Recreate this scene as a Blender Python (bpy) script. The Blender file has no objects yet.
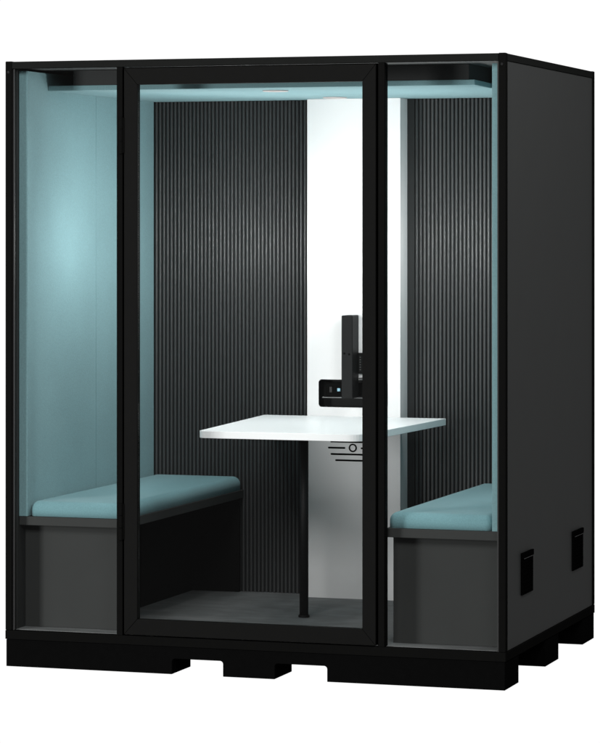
import bpy, bmesh, math, random
from mathutils import Vector, Matrix
random.seed(4)
S = bpy.context.scene
R = math.radians
W, D, H = 1.96, 1.461, 2.30          # booth width, depth, overall height (metres)

# ------------------------------------------------------------------ camera
cam_d = bpy.data.cameras.new('camera'); cam = bpy.data.objects.new('camera', cam_d)
S.collection.objects.link(cam); S.camera = cam
cam.location = (4.673, -10.643, 1.691)
cam.rotation_euler = (R(90), 0, 0.3171)
cam_d.sensor_fit = 'HORIZONTAL'; cam_d.sensor_width = 36
cam_d.lens = 3041.3 / 600 * 36
cam_d.shift_y = -(371.5 - 221.56) / 600
cam_d.clip_start = 0.1; cam_d.clip_end = 200

# ------------------------------------------------------------------ world: white studio behind, dim studio in front
w = bpy.data.worlds.new('World'); S.world = w; w.use_nodes = True
nt = w.node_tree; nt.nodes.clear()
def N(t, typ, **k):
    n = t.nodes.new(typ)
    for a, b in k.items(): setattr(n, a, b)
    return n
tc = N(nt, 'ShaderNodeTexCoord')
dot = N(nt, 'ShaderNodeVectorMath', operation='DOT_PRODUCT'); dot.inputs[1].default_value = (-0.42, 0.90, -0.08)
mr = N(nt, 'ShaderNodeMapRange', interpolation_type='SMOOTHSTEP')
mr.inputs['From Min'].default_value = 0.25; mr.inputs['From Max'].default_value = 0.72
mr.inputs['To Min'].default_value = 0.10; mr.inputs['To Max'].default_value = 1.02
bg = N(nt, 'ShaderNodeBackground'); bg.inputs[0].default_value = (1, 1, 1, 1)
wo = N(nt, 'ShaderNodeOutputWorld')
nt.links.new(tc.outputs['Generated'], dot.inputs[0]); nt.links.new(dot.outputs['Value'], mr.inputs['Value'])
nt.links.new(mr.outputs[0], bg.inputs['Strength']); nt.links.new(bg.outputs[0], wo.inputs[0])

# ------------------------------------------------------------------ studio lamps
def area(name, loc, target, sx, sy, power, col=(1, 1, 1)):
    l = bpy.data.lights.new(name, 'AREA'); l.shape = 'RECTANGLE'; l.size = sx; l.size_y = sy; l.energy = power; l.color = col
    o = bpy.data.objects.new(name, l); S.collection.objects.link(o); o.location = loc
    o.rotation_euler = (Vector(target) - Vector(loc)).to_track_quat('-Z', 'Y').to_euler()
    return o
area('key_softbox', (1.3, -8.0, 4.7), (0.95, 0.3, 1.2), 2.4, 2.0, 320)
area('left_softbox', (-5.2, -6.0, 3.2), (0.9, 0.3, 1.2), 2.2, 2.2, 110)
area('right_softbox', (4.9, -5.2, 3.7), (0.9, 0.6, 1.2), 2.2, 2.2, 90)
area('low_softbox', (-4.2, -7.0, 1.0), (0.98, 0.9, .7), 1.4, 2.6, 470)
area('side_softbox', (3.9, -0.6, 4.3), (1.96, 0.45, 2.2), 0.9, 0.9, 85)
area('ceiling_fill', (.98, .70, 1.74), (.98, .701, 2.4), .9, .7, 4.2)  # unseen fill added inside the booth to brighten the ceiling; no fixture there
S.view_settings.view_transform = 'Standard'; S.view_settings.look = 'None'
S.view_settings.exposure = 0; S.view_settings.gamma = 1
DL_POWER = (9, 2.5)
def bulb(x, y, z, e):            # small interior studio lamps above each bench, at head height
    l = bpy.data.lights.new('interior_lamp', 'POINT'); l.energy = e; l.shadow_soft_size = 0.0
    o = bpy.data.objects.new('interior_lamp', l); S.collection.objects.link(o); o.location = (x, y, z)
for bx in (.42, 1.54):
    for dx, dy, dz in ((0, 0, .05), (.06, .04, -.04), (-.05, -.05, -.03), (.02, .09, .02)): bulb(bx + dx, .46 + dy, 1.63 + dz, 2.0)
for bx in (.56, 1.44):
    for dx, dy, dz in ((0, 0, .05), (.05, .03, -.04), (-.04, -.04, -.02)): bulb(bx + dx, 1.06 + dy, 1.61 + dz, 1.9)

# ------------------------------------------------------------------ materials
def mat(name, col, rough=0.6, spec=0.3, metal=0, nscale=40, namt=0.08, bump=0.0, bscale=200, sheen=0, stretch=None):
    m = bpy.data.materials.new(name); m.use_nodes = True; t = m.node_tree
    p = t.nodes['Principled BSDF']
    p.inputs['Roughness'].default_value = rough; p.inputs['Specular IOR Level'].default_value = spec
    p.inputs['Metallic'].default_value = metal
    if sheen: p.inputs['Sheen Weight'].default_value = sheen; p.inputs['Sheen Roughness'].default_value = .5
    tcn = N(t, 'ShaderNodeTexCoord'); mp = N(t, 'ShaderNodeMapping')
    if stretch: mp.inputs['Scale'].default_value = stretch
    t.links.new(tcn.outputs['Object'], mp.inputs[0])
    no = N(t, 'ShaderNodeTexNoise'); no.inputs['Scale'].default_value = nscale; no.inputs['Detail'].default_value = 5
    t.links.new(mp.outputs[0], no.inputs['Vector'])
    mx = N(t, 'ShaderNodeMix', data_type='RGBA')
    a = [max(0, c * (1 - namt)) for c in col]; b = [min(1, c * (1 + namt)) for c in col]
    mx.inputs['A'].default_value = (*a, 1); mx.inputs['B'].default_value = (*b, 1)
    t.links.new(no.outputs['Fac'], mx.inputs['Factor']); t.links.new(mx.outputs['Result'], p.inputs['Base Color'])
    if bump:
        nb = N(t, 'ShaderNodeTexNoise'); nb.inputs['Scale'].default_value = bscale; nb.inputs['Detail'].default_value = 3
        t.links.new(mp.outputs[0], nb.inputs['Vector'])
        bp = N(t, 'ShaderNodeBump'); bp.inputs['Strength'].default_value = bump; bp.inputs['Distance'].default_value = .002
        t.links.new(nb.outputs['Fac'], bp.inputs['Height']); t.links.new(bp.outputs[0], p.inputs['Normal'])
    return m
M = {}
M['frame'] = mat('black_powder_coat', (.0050, .0050, .0048), .8, .0, bump=.08, bscale=900)
M['rim'] = mat('roof_rim_coat', (.011, .0115, .011), .8, .0, bump=.08, bscale=900)
M['door'] = mat('door_frame_coat', (.0065, .0065, .0062), .6, .02, bump=.08, bscale=900)
M['base'] = mat('black_base_board', (.0032, .0032, .0032), .8, .0, namt=.15)
M['side'] = mat('charcoal_side_laminate', (.031, .0325, .032), .7, .03, nscale=6, namt=.05)
M['grey'] = mat('charcoal_bench_laminate', (.031, .032, .031), .6, .12, nscale=9, namt=.06, bump=.05, bscale=500)
M['roof'] = mat('roof_lining', (.07, .07, .069), .6, .2, namt=.1)
M['rib'] = mat('fluted_dark_panel', (.026, .0268, .0272), .46, .55, nscale=14, namt=.06, stretch=(1, 1, .12))
M['backing'] = mat('dark_backing', (.018, .019, .019), .6, .2)
M['groove'] = mat('fluted_groove_backing', (.008, .0082, .0085), .8, .1)
M['trim'] = mat('grey_glazing_bead', (.03, .03, .03), .5, .2)
M['white'] = mat('white_laminate', (.71, .693, .689), .45, .3, nscale=12, namt=.012)
M['table'] = mat('white_table_laminate', (.89, .89, .89), .4, .35, nscale=12, namt=.01)
M['black'] = mat('black_plastic', (.0045, .0047, .0047), .5, .12, namt=.15)
M['slot'] = mat('slot_black', (.002, .002, .002), .9, 0)
M['floor'] = mat('grey_vinyl_floor', (.155, .158, .158), .6, .2, nscale=11, namt=.55, stretch=(.8, 1.5, 1), bump=.12, bscale=160)
M['metal'] = mat('steel_screw', (.12, .12, .12), .4, .5, metal=.6)
M['lampring'] = mat('downlight_ring', (.42, .38, .37), .4, .4)
M['blue'] = mat('pale_blue_socket', (.35, .62, .75), .5, .3)

def fabric(name, col):
    m = bpy.data.materials.new(name); m.use_nodes = True; t = m.node_tree; p = t.nodes['Principled BSDF']
    p.inputs['Roughness'].default_value = .9; p.inputs['Specular IOR Level'].default_value = .08
    p.inputs['Sheen Weight'].default_value = .12; p.inputs['Sheen Roughness'].default_value = .5
    tcn = N(t, 'ShaderNodeTexCoord')
    n1 = N(t, 'ShaderNodeTexNoise'); n1.inputs['Scale'].default_value = 190; n1.inputs['Detail'].default_value = 3
    n2 = N(t, 'ShaderNodeTexNoise'); n2.inputs['Scale'].default_value = 5; n2.inputs['Detail'].default_value = 4
    for n in (n1, n2): t.links.new(tcn.outputs['Object'], n.inputs['Vector'])
    ad = N(t, 'ShaderNodeMath', operation='MULTIPLY_ADD'); ad.inputs[1].default_value = .3
    t.links.new(n2.outputs['Fac'], ad.inputs[0]); 
    m2 = N(t, 'ShaderNodeMath', operation='MULTIPLY'); m2.inputs[1].default_value = .7
    t.links.new(n1.outputs['Fac'], m2.inputs[0]); t.links.new(m2.outputs[0], ad.inputs[2])
    mx = N(t, 'ShaderNodeMix', data_type='RGBA')
    mx.inputs['A'].default_value = (*[c * .74 for c in col], 1); mx.inputs['B'].default_value = (*[c * 1.26 for c in col], 1)
    t.links.new(ad.outputs[0], mx.inputs['Factor']); t.links.new(mx.outputs['Result'], p.inputs['Base Color'])
    bp = N(t, 'ShaderNodeBump'); bp.inputs['Strength'].default_value = .45; bp.inputs['Distance'].default_value = .0015
    t.links.new(n1.outputs['Fac'], bp.inputs['Height']); t.links.new(bp.outputs[0], p.inputs['Normal'])
    return m
M['teal'] = fabric('teal_felt', (.170, .290, .310))
M['cushion'] = fabric('teal_upholstery', (.155, .292, .317))

def glass_mat():
    m = bpy.data.materials.new('clear_glass'); m.use_nodes = True; t = m.node_tree; t.nodes.clear()
    tr = N(t, 'ShaderNodeBsdfTransparent'); tr.inputs[0].default_value = (.985, .992, .99, 1)
    gl = N(t, 'ShaderNodeBsdfGlossy'); gl.inputs['Roughness'].default_value = .01
    lw = N(t, 'ShaderNodeLayerWeight'); fr = N(t, 'ShaderNodeMath', operation='POWER'); fr.inputs[1].default_value = 5
    t.links.new(lw.outputs['Facing'], fr.inputs[0])
    sc = N(t, 'ShaderNodeMath', operation='MULTIPLY_ADD'); sc.inputs[1].default_value = .3; sc.inputs[2].default_value = .02
    mx = N(t, 'ShaderNodeMixShader'); o = N(t, 'ShaderNodeOutputMaterial')
    t.links.new(fr.outputs[0], sc.inputs[0]); t.links.new(sc.outputs[0], mx.inputs[0])
    t.links.new(tr.outputs[0], mx.inputs[1]); t.links.new(gl.outputs[0], mx.inputs[2]); t.links.new(mx.outputs[0], o.inputs[0])
    return m
M['glass'] = glass_mat()
def lens_mat():
    m = bpy.data.materials.new('downlight_lens'); m.use_nodes = True; t = m.node_tree; t.nodes.clear()
    e = N(t, 'ShaderNodeEmission'); e.inputs[0].default_value = (1, .98, .95, 1); e.inputs[1].default_value = .58
    o = N(t, 'ShaderNodeOutputMaterial'); t.links.new(e.outputs[0], o.inputs[0]); return m
M['lens'] = lens_mat()

# ------------------------------------------------------------------ helpers
C = S.collection
def wloc(o):
    v = Vector((0, 0, 0))
    while o: v += o.location; o = o.parent
    return v
def obj(name, bm, m, parent=None, smooth=False, origin=None):
    me = bpy.data.meshes.new(name)
    off = wloc(parent) if parent else Vector((0, 0, 0))
    if origin is not None: off = Vector(origin)
    bmesh.ops.recalc_face_normals(bm, faces=bm.faces)
    bmesh.ops.translate(bm, vec=-off, verts=bm.verts)
    bm.to_mesh(me); bm.free(); me.materials.append(m)
    o = bpy.data.objects.new(name, me); C.objects.link(o)
    if parent: o.parent = parent; o.location = off - wloc(parent)
    else: o.location = off
    if smooth:
        for p in me.polygons: p.use_smooth = True
    return o
def thing(name, loc, label, cat, group=None):
    o = bpy.data.objects.new(name, None); C.objects.link(o); o.location = loc; o.empty_display_size = .1
    o['label'] = label; o['category'] = cat
    if group: o['group'] = group
    return o
def box(bm, x0, x1, y0, y1, z0, z1, bev=0.0, seg=2):
    t = bmesh.new(); bmesh.ops.create_cube(t, size=1)
    for v in t.verts: v.co = Vector((x0 if v.co.x < 0 else x1, y0 if v.co.y < 0 else y1, z0 if v.co.z < 0 else z1))
    if bev: bmesh.ops.bevel(t, geom=list(t.edges), offset=bev, segments=seg, affect='EDGES', profile=.5)
    add(bm, t)
def add(bm, t):
    me = bpy.data.meshes.new('tmp'); t.to_mesh(me); t.free(); bm.from_mesh(me); bpy.data.meshes.remove(me)
def B(*a, **k):
    bm = bmesh.new(); box(bm, *a, **k); return bm
def prism(bm, pts, axis, a, b, bev=0, seg=2):
    """pts: 2-D outline; axis: 'x','y','z' extrusion from a to b"""
    t = bmesh.new()
    def co(p, h):
        return {'y': (p[0], h, p[1]), 'x': (h, p[0], p[1]), 'z': (p[0], p[1], h)}[axis]
    lo = [t.verts.new(co(p, a)) for p in pts]; hi = [t.verts.new(co(p, b)) for p in pts]
    t.faces.new(lo); t.faces.new(hi[::-1])
    for i in range(len(pts)):
        j = (i + 1) % len(pts); t.faces.new((lo[i], lo[j], hi[j], hi[i]))
    bmesh.ops.recalc_face_normals(t, faces=t.faces)
    if bev:
        t.normal_update()
        es = [e for e in t.edges if e.calc_face_angle(0) > .5]
        bmesh.ops.bevel(t, geom=es, offset=bev, segments=seg, affect='EDGES', profile=.5)
    add(bm, t)
def arc(cx, cy, r, a0, a1, n=8):
    return [(cx + r * math.cos(R(a0 + (a1 - a0) * i / n)), cy + r * math.sin(R(a0 + (a1 - a0) * i / n))) for i in range(n + 1)]
def rrect(x0, x1, z0, z1, r, n=6):
    return (arc(x1 - r, z1 - r, r, 0, 90, n) + arc(x0 + r, z1 - r, r, 90, 180, n)
            + arc(x0 + r, z0 + r, r, 180, 270, n) + arc(x1 - r, z0 + r, r, 270, 360, n))
def cyl(bm, c, r, h, axis='z', n=32, r2=None, bev=0):
    t = bmesh.new(); bmesh.ops.create_cone(t, cap_ends=True, segments=n, radius1=r, radius2=r if r2 is None else r2, depth=h)
    if bev:
        es = [e for e in t.edges if len(e.link_faces) == 2 and any(len(f.verts) > 4 for f in e.link_faces)]
        bmesh.ops.bevel(t, geom=es, offset=bev, segments=2, affect='EDGES')
    rot = {'z': Matrix(), 'y': Matrix.Rotation(R(90), 4, 'X'), 'x': Matrix.Rotation(R(90), 4, 'Y')}[axis]
    t.transform(Matrix.Translation(c) @ rot); add(bm, t)

# ================================================================== BOOTH SHELL
booth = thing('office_booth', (W / 2, D / 2, 0),
              'black framed office meeting booth with teal felt walls, glass front and charcoal outer side', 'office booth')

# base runners, each one beam with two cut-outs rounded at the top
def runner(y0, y1):
    x0, x1 = .003, W - .003; zt, zc, r = .1025, .058, .012
    p = [(x0, 0), (.676, 0), (.676, zc)]
    p = [(x0, 0), (.676, 0)] + arc(.676 + r, zc - r, r, 180, 90, 5) + arc(.878 - r, zc - r, r, 90, 0, 5) + [(.878, 0), (1.081, 0)]
    p += arc(1.081 + r, zc - r, r, 180, 90, 5) + arc(1.284 - r, zc - r, r, 90, 0, 5) + [(1.284, 0), (x1, 0), (x1, zt), (x0, zt)]
    bm = bmesh.new(); prism(bm, p, 'y', y0, y1, .0015, 1)
    return obj('base_runner', bm, M['base'], booth)
runner(.0025, .205); runner(.624, .838); runner(1.258, 1.4585)

# bottom rail, posts, roof rim
bm = bmesh.new()
box(bm, 0, W, 0, .030, .1035, .137, .0015); box(bm, 0, W, 1.431, D, .1035, .137, .0015)
box(bm, 0, .030, .0305, 1.4305, .1035, .136, .0015); box(bm, W - .030, W, .0305, 1.4305, .1035, .136, .0015)
obj('bottom_rail', bm, M['frame'], booth)
for x0, x1 in ((0, .027), (W - .027, W)):
    for y0, y1 in ((0, .032), (D - .031, D)):
        bm = B(x0, x1, y0, y1, .1375, H, bev=.003)
        p = obj('corner_post', bm, M['frame'], booth)
        if y0 == 0:
            for z in (2.259,):
                sb = bmesh.new(); cyl(sb, ((x0 + x1) / 2, -.0006, z), .0048, .003, 'y', 20)
                obj('screw', sb, M['black'], p)
bm = bmesh.new()
box(bm, .0275, W - .0275, .001, .031, 2.272, 2.2985, .0015); box(bm, .0275, W - .0275, 1.431, D - .001, 2.272, 2.2985, .0015)
box(bm, .001, .028, .0325, 1.4295, 2.272, 2.2985, .0015); box(bm, W - .028, W - .001, .0325, 1.4295, 2.272, 2.2985, .0015)
obj('roof_rim', bm, M['rim'], booth)
obj('roof', B(.0285, W - .0285, .0315, 1.4305, 2.276, 2.296), M['roof'], booth)
obj('floor_board', B(.0305, W - .0305, .0305, 1.4305, .106, .1385), M['floor'], booth)

# outer side walls
for s in (0, 1):
    x0, x1 = (.004, .0305) if s == 0 else (W - .0305, W - .004)
    sp = obj('side_wall', B(x0, x1, .0325, 1.4295, .1375, 2.2715, bev=.001, seg=1), M['side'], booth)
    if s == 1:
        for y0, y1 in ((.240, .409), (1.068, 1.244)):
            bm = bmesh.new(); xf = W + .002
            box(bm, W - .006, xf, y0, y1, .315, .470, .0012)            # black grille plate
            v = obj('side_vent', bm, M['slot'], booth)
            bm = bmesh.new()
            box(bm, W - .003, xf + .003, y0 + .0005, y1 - .0005, .4505, .4705, .001)
            for k in range(8): box(bm, W, xf + .0015, y0 + .012, y1 - .012, .325 + k * .0155, .331 + k * .0155)
            obj('louvre', bm, M['slot'], v)
            bm = bmesh.new(); cnt = 11
            for k in range(cnt):
                ya = y0 + .018 + k * (y1 - y0 - .036) / cnt
                box(bm, xf + .002, xf + .0036, ya, ya + .007, .4475, .4495)
            obj('vent_slit', bm, M['backing'], v)

# dark liner strips framing the window reveals
bm = bmesh.new(); box(bm, .0275, .0335, .010, .018, .138, 2.2715); box(bm, .031, .034, .036, .042, .139, 2.27)
obj('glazing_bead', bm, M['trim'], booth)
bm = bmesh.new(); box(bm, W - .0335, W - .0275, .010, .018, .138, 2.2715); box(bm, W - .034, W - .031, .036, .042, .139, 2.27)
obj('glazing_bead', bm, M['trim'], booth)

# mullions
for x0, x1, sx0, sx1 in ((.455, .4785, .479, .4905), (1.4805, 1.504, 1.4685, 1.480)):
    bm = bmesh.new(); box(bm, x0, x1, 0, .045, .1375, 2.2715, .0015); box(bm, sx0, sx1, .034, .0449, .139, 2.2705)
    obj('mullion', bm, M['frame'], booth)

obj('door_header', B(.4912, 1.4678, .0312, .0449, 2.2475, 2.2712), M['frame'], booth)
# side windows
for x0, x1 in ((.0345, .4545), (1.5045, W - .0345)):
    obj('window_glass', B(x0, x1, .0215, .0265, .139, 2.2705), M['glass'], booth)

# door: four mitred members, glass, hinges
bm = bmesh.new()
X0, X1, Z0, Z1 = .4855, 1.4715, .1415, 2.2665; xi0, xi1, zi0, zi1 = .5385, 1.4205, .2005, 2.2045
g = .0004
prism(bm, [(X0, Z0 + g), (xi0, zi0 + g), (xi0, zi1 - g), (X0, Z1 - g)], 'y', -.002, .029, .0012, 1)
prism(bm, [(X1, Z0 + g), (X1, Z1 - g), (xi1, zi1 - g), (xi1, zi0 + g)], 'y', -.002, .029, .0012, 1)
prism(bm, [(X0 + g, Z1), (xi0 + g, zi1), (xi1 - g, zi1), (X1 - g, Z1)], 'y', -.002, .029, .0012, 1)
prism(bm, [(X0 + g, Z0), (X1 - g, Z0), (xi1 - g, zi0), (xi0 + g, zi0)], 'y', -.002, .029, .0012, 1)
door = obj('door', bm, M['door'], booth)
obj('door_glass', B(xi0 + .0003, xi1 - .0003, .011, .017, zi0 + .0003, zi1 - .0003), M['glass'], door)
for z in (2.0145, .5645):
    bm = bmesh.new()
    for a, b in ((-.069, -.024), (-.0225, .0225), (.024, .069)):
        cyl(bm, (.4745, -.006, z + (a + b) / 2), .0085, b - a, 'z', 20, bev=.001)
    box(bm, .462, .488, -.0045, -.001, z - .066, z + .066, .001)
    obj('hinge', bm, M['frame'], door)

# felt wall panels (two per side with a seam)
for s in (0, 1):
    for y0, y1 in ((.060, .7555), (.7575, 1.409)):
        x0, x1 = (.031, .066) if s == 0 else (W - .066, W - .031)
        obj('felt_wall_panel', B(x0, x1, y0, y1, .5665, 2.2655, bev=.0012), M['teal'], booth)

# back wall with fluted panels
obj('back_wall', B(.031, W - .031, 1.4235, 1.4299, .139, 2.2755), M['backing'], booth)
def fluted(xa, xb):
    """dark half-round slats standing on a black backing sheet, one mesh"""
    pitch = .0168; n = int(round((xb - xa) / pitch)); pitch = (xb - xa) / n; yb, yc = 1.4200, 1.4108
    gap = pitch * .25; bm = bmesh.new(); z0, z1 = .139, 2.1965; prof = []
    for k in range(n):
        x = xa + k * pitch; prof += [(x, yb, 1), (x + gap / 2, yb, 0)]
        for i in range(1, 12):
            a = math.pi * i / 12
            prof.append((x + pitch / 2 - (pitch - gap) / 2 * math.cos(a), yb - (yb - yc) * math.sin(a) ** .55, 0))
        prof.append((x + pitch - gap / 2, yb, 1))
    prof.append((xb, yb, 1))
    lo = [bm.verts.new((p[0], p[1], z0)) for p in prof]; hi = [bm.verts.new((p[0], p[1], z1)) for p in prof]
    for i in range(len(prof) - 1):
        f = bm.faces.new((lo[i], lo[i + 1], hi[i + 1], hi[i])); f.material_index = prof[i][2]; f.smooth = prof[i][2] == 0
    bl = [bm.verts.new((x, 1.4230, z)) for x, z in ((xa, z0), (xb, z0), (xb, z1), (xa, z1))]
    bm.faces.new(bl); bm.faces.new((lo[0], hi[0], bl[3], bl[0])); bm.faces.new((hi[-1], lo[-1], bl[1], bl[2]))
    o = obj('fluted_panel', bm, M['rib'], booth); o.data.materials.append(M['groove']); return o
fluted(.0665, .7465); fluted(1.2135, W - .0665)
for x0, x1 in ((.747, .7815), (1.1825, 1.213)):
    obj('panel_edge_strip', B(x0, x1, 1.4125, 1.423, .139, 2.1965), M['backing'], booth)

# ceiling
pts = [(.0665, .262), (1.776, .262), (1.758, .56), (1.8935, .56), (1.8935, 1.410), (.0665, 1.410)]
bm = bmesh.new(); prism(bm, pts, 'z', 2.1972, 2.2172, .0015, 1)
obj('ceiling_panel', bm, M['teal'], booth)
obj('ventilation_box', B(.168, 1.752, .268, 1.25, 2.2177, 2.2755, bev=.001, seg=1), M['backing'], booth)
obj('ventilation_duct', B(1.7525, 1.8925, .62, 1.25, 2.2177, 2.2755), M['slot'], booth)

# white media panel with a cable recess and slots
xa, xb, ya = .782, 1.182, 1.310
bm = bmesh.new()
def loop(pts, y):
    vs = [bm.verts.new((x, y, z)) for x, z in pts]
    return vs, [bm.edges.new((vs[i], vs[(i + 1) % len(vs)])) for i in range(len(vs))]
outer = [(xa, .139), (xb, .139), (xb, 2.1965), (xa, 2.1965)]; hole = rrect(.831, 1.129, .926, 1.040, .014)
vo, eo = loop(outer, ya); vh, eh = loop(hole, ya)
bmesh.ops.triangle_fill(bm, use_beauty=True, edges=eo + eh)
bk = [bm.verts.new((x, 1.4215, z)) for x, z in outer]
for i in range(4): bm.faces.new((vo[i], vo[(i + 1) % 4], bk[(i + 1) % 4], bk[i]))
bh = [bm.verts.new((x, ya + .004, z)) for x, z in hole]
for i in range(len(vh)): bm.faces.new((vh[i], vh[(i + 1) % len(vh)], bh[(i + 1) % len(bh)], bh[i]))
media = obj('media_panel', bm, M['white'], booth)
bm = bmesh.new()
h2 = rrect(.8314, 1.1286, .9264, 1.0396, .0137); 
a_ = [bm.verts.new((x, ya + .001, z)) for x, z in h2]; b_ = [bm.verts.new((x, ya + .065, z)) for x, z in h2]
for i in range(len(a_)): bm.faces.new((a_[i], a_[(i + 1) % len(a_)], b_[(i + 1) % len(a_)], b_[i]))
bm.faces.new(b_)
obj('cable_recess', bm, M['black'], media)
bm = bmesh.new(); box(bm, .845, 1.115, ya + .004, ya + .012, .9635, .9675, .0008)
obj('recess_bar', bm, M['metal'], media)
bm = bmesh.new(); box(bm, .850, 1.11, ya + .035, ya + .050, .970, 1.025, .002)
obj('socket_strip', bm, M['frame'], media)
bm = bmesh.new(); box(bm, .9035, .9155, ya + .026, ya + .0345, .990, 1.003, .001)
obj('socket', bm, M['blue'], media)
for x in (.868, .930, 1.04, 1.07):
    obj('socket', B(x, x + .011, ya + .0315, ya + .0345, .985, 1.008, bev=.001), M['trim'], media)
def capsule(x0, x1, z, t):
    bm = bmesh.new(); r = t / 2
    prism(bm, arc(x1 - r, z, r, -90, 90, 6) + arc(x0 + r, z, r, 90, 270, 6), 'y', ya - .0012, ya + .003)
    return obj('vent_slot', bm, M['slot'], media)
capsule(.872, .947, .759, .0075); capsule(2 * .98 - .947, 2 * .98 - .872, .759, .0075)
capsule(.883, 2 * .98 - .883, .733, .0075); capsule(.903, 2 * .98 - .903, .708, .0075); capsule(.883, 2 * .98 - .883, .784, .0065)
bm = bmesh.new(); n = 32
for r1, r2 in ((.0115, .0175),):
    ring = []
    for i in range(n):
        a = 2 * math.pi * i / n; c_, s_ = math.cos(a), math.sin(a)
        ring.append([bm.verts.new((.979 + r * c_, y, .760 + r * s_)) for r, y in ((r1, ya + .002), (r1, ya - .0015), (r2, ya - .0015), (r2, ya + .002))])
    for i in range(n):
        A, Bn = ring[i], ring[(i + 1) % n]
        for k in range(4): bm.faces.new((A[k], A[(k + 1) % 4], Bn[(k + 1) % 4], Bn[k]))
obj('ring_emblem', bm, M['slot'], media)

# ================================================================== CEILING LIGHTS
for (x, y, e), lab in zip(((.921, .487, DL_POWER[0]), (.946, 1.172, DL_POWER[1])),
        ('round recessed downlight in the teal ceiling nearer the glass door, above the ribbed wall',
         'round recessed downlight in the teal ceiling close to the back, just above the white panel')):
    t = thing('ceiling_light', (x, y, 2.1972), lab, 'ceiling light', 'downlights in the booth ceiling')
    bm = bmesh.new(); n = 40; ring = []
    for i in range(n):
        a = 2 * math.pi * i / n; c_, s_ = math.cos(a), math.sin(a)
        ring.append([bm.verts.new((x + r * c_, y + r * s_, z)) for r, z in ((.040, 2.1968), (.040, 2.1945), (.047, 2.1925), (.050, 2.1945), (.050, 2.1968))])
    for i in range(n):
        A, Bn = ring[i], ring[(i + 1) % n]
        for k in range(5): bm.faces.new((A[k], A[(k + 1) % 5], Bn[(k + 1) % 5], Bn[k]))
    obj('lamp_ring', bm, M['lampring'], t, smooth=True)
    bm = bmesh.new(); cyl(bm, (x, y, 2.1959), .0395, .0015, 'z', 40); obj('lamp_lens', bm, M['lens'], t)
    l = bpy.data.lights.new('downlight', 'SPOT'); l.energy = e; l.spot_size = R(84); l.spot_blend = .9; l.shadow_soft_size = .035
    l.color = (1, .985, .96)
    lo = bpy.data.objects.new('downlight_lamp', l); C.objects.link(lo); lo.parent = t; lo.location = (0, 0, -.04)

# ================================================================== BENCHES
def bench(mirror, label):
    def X(a, b): return (a, b) if not mirror else (W - b, W - a)
    root = thing('bench', (W / 2 + (-1 if not mirror else 1) * .735, .73, .1385), label, 'bench', 'benches facing each other across the table')
    x0, x1 = X(.0315, .469)
    obj('seat_board', B(x0, x1, .061, 1.408, .5325, .566, bev=.0015), M['grey'], root)
    x0, x1 = X(.0315, .457)
    obj('front_panel', B(x0, x1, .120, .138, .139, .532, bev=.001), M['grey'], root)
    obj('rear_panel', B(x0, x1, 1.385, 1.403, .139, .532, bev=.001), M['frame'], root)
    x0, x1 = X(.232, .250)
    obj('support_panel', B(x0, x1, .1385, 1.3845, .139, .532), M['frame'], root)
    x0, x1 = X(.0675, .464)
    # upholstered cushion: softly crowned box
    bm = bmesh.new(); ys = (.072, 1.405); nx, ny = 14, 40; z0, z1 = .5665, .6235
    bmesh.ops.create_cube(bm, size=1)
    for v in bm.verts: v.co = Vector((x0 if v.co.x < 0 else x1, ys[0] if v.co.y < 0 else ys[1], z0 if v.co.z < 0 else z1))
    top = [e for e in bm.edges if all(v.co.z > .6 for v in e.verts)]; ver = [e for e in bm.edges if abs(e.verts[0].co.z - e.verts[1].co.z) > .01]
    low = [e for e in bm.edges if e not in top and e not in ver]
    bmesh.ops.bevel(bm, geom=top + ver, offset=.032, segments=8, affect='EDGES', profile=.5)
    cu = obj('seat_cushion', bm, M['cushion'], root, smooth=True)
    return root
bench(False, 'teal cushioned bench on the hinge side of the door, along the wholly visible teal wall')
bench(True, 'teal cushioned bench behind the window next to the outer wall with black vents')

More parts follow.
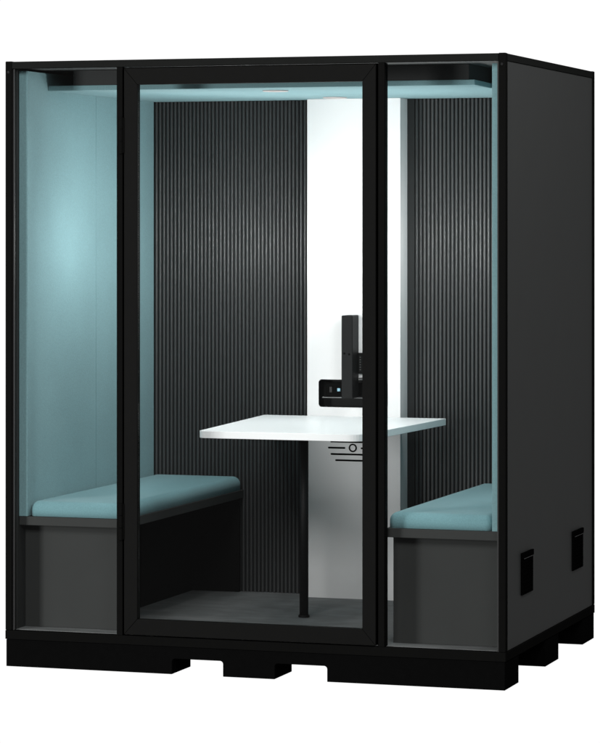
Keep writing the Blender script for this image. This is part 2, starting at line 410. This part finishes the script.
# ================================================================== TABLE
tb = thing('table', (.985, .80, .1385), 'white tabletop on one slim black leg between the two benches', 'table')
def rounded_poly(pts, rad, n=8):
    out = []
    for i, p in enumerate(pts):
        p = Vector(p); a = Vector(pts[i - 1]) - p; b = Vector(pts[(i + 1) % len(pts)]) - p; r = rad[i]
        if r <= 0: out.append(tuple(p)); continue
        ang = a.angle(b); d = r / math.tan(ang / 2); a.normalize(); b.normalize()
        c = p + (a + b).normalized() * (r / math.sin(ang / 2)); s = p + a * d - c; e = p + b * d - c
        a0 = math.atan2(s.y, s.x); da = (math.atan2(e.y, e.x) - a0 + math.pi) % (2 * math.pi) - math.pi
        for k in range(n + 1):
            t_ = a0 + da * k / n; out.append((c.x + r * math.cos(t_), c.y + r * math.sin(t_)))
    return out
bm = bmesh.new()
prism(bm, rounded_poly([(.668, .305), (1.326, .300), (1.377, 1.3085), (.594, 1.3085)], (.035, .06, .004, .004)), 'z', .862, .889, .0015, 2)
obj('tabletop', bm, M['table'], tb)
bm = bmesh.new(); cyl(bm, (.967, .70, .505), .0175, .7125, 'z', 40)
leg = obj('leg', bm, M['black'], tb, smooth=False)
for p in leg.data.polygons: p.use_smooth = len(p.vertices) == 4
bm = bmesh.new(); cyl(bm, (.967, .70, .1435), .0225, .009, 'z', 40, bev=.002); cyl(bm, (.967, .70, .1485), .011, .006, 'z', 24)
obj('leg_foot', bm, M['black'], leg)
bm = bmesh.new(); box(bm, .90, 1.034, .63, .77, .857, .8618, .001); obj('mounting_plate', bm, M['black'], tb)

# ================================================================== SCREEN MOUNT
mt = thing('screen_mount', (.98, 1.30, .975), 'black upright screen mounting column fixed to the white panel above the table', 'screen mount')
bm = bmesh.new(); box(bm, .957, 1.005, 1.222, 1.3085, .968, 1.307, .003)
col = obj('column', bm, M['black'], mt)
bm = bmesh.new(); box(bm, .9545, 1.0, 1.262, 1.3075, .985, 1.158, .002); obj('column_sleeve', bm, M['black'], mt)
for x in (.970, .990):
    sb = bmesh.new(); cyl(sb, (x, 1.2215, 1.152 if x < .98 else 1.149), .004, .002, 'y', 16); obj('screw_hole', sb, M['slot'], col)
bm = bmesh.new(); box(bm, 1.0055, 1.10, 1.294, 1.3075, 1.066, 1.152, .002)
br = obj('bracket_plate', bm, M['black'], mt)
bm = bmesh.new()
for k in range(6): box(bm, 1.0135, 1.0185, 1.2928, 1.2936, 1.081 + k * .0102, 1.0855 + k * .0102)
obj('bracket_slots', bm, M['metal'], br)
bm = bmesh.new(); box(bm, 1.008, 1.10, 1.297, 1.3075, 1.043, 1.050, .001); obj('cable_bar', bm, M['metal'], mt)
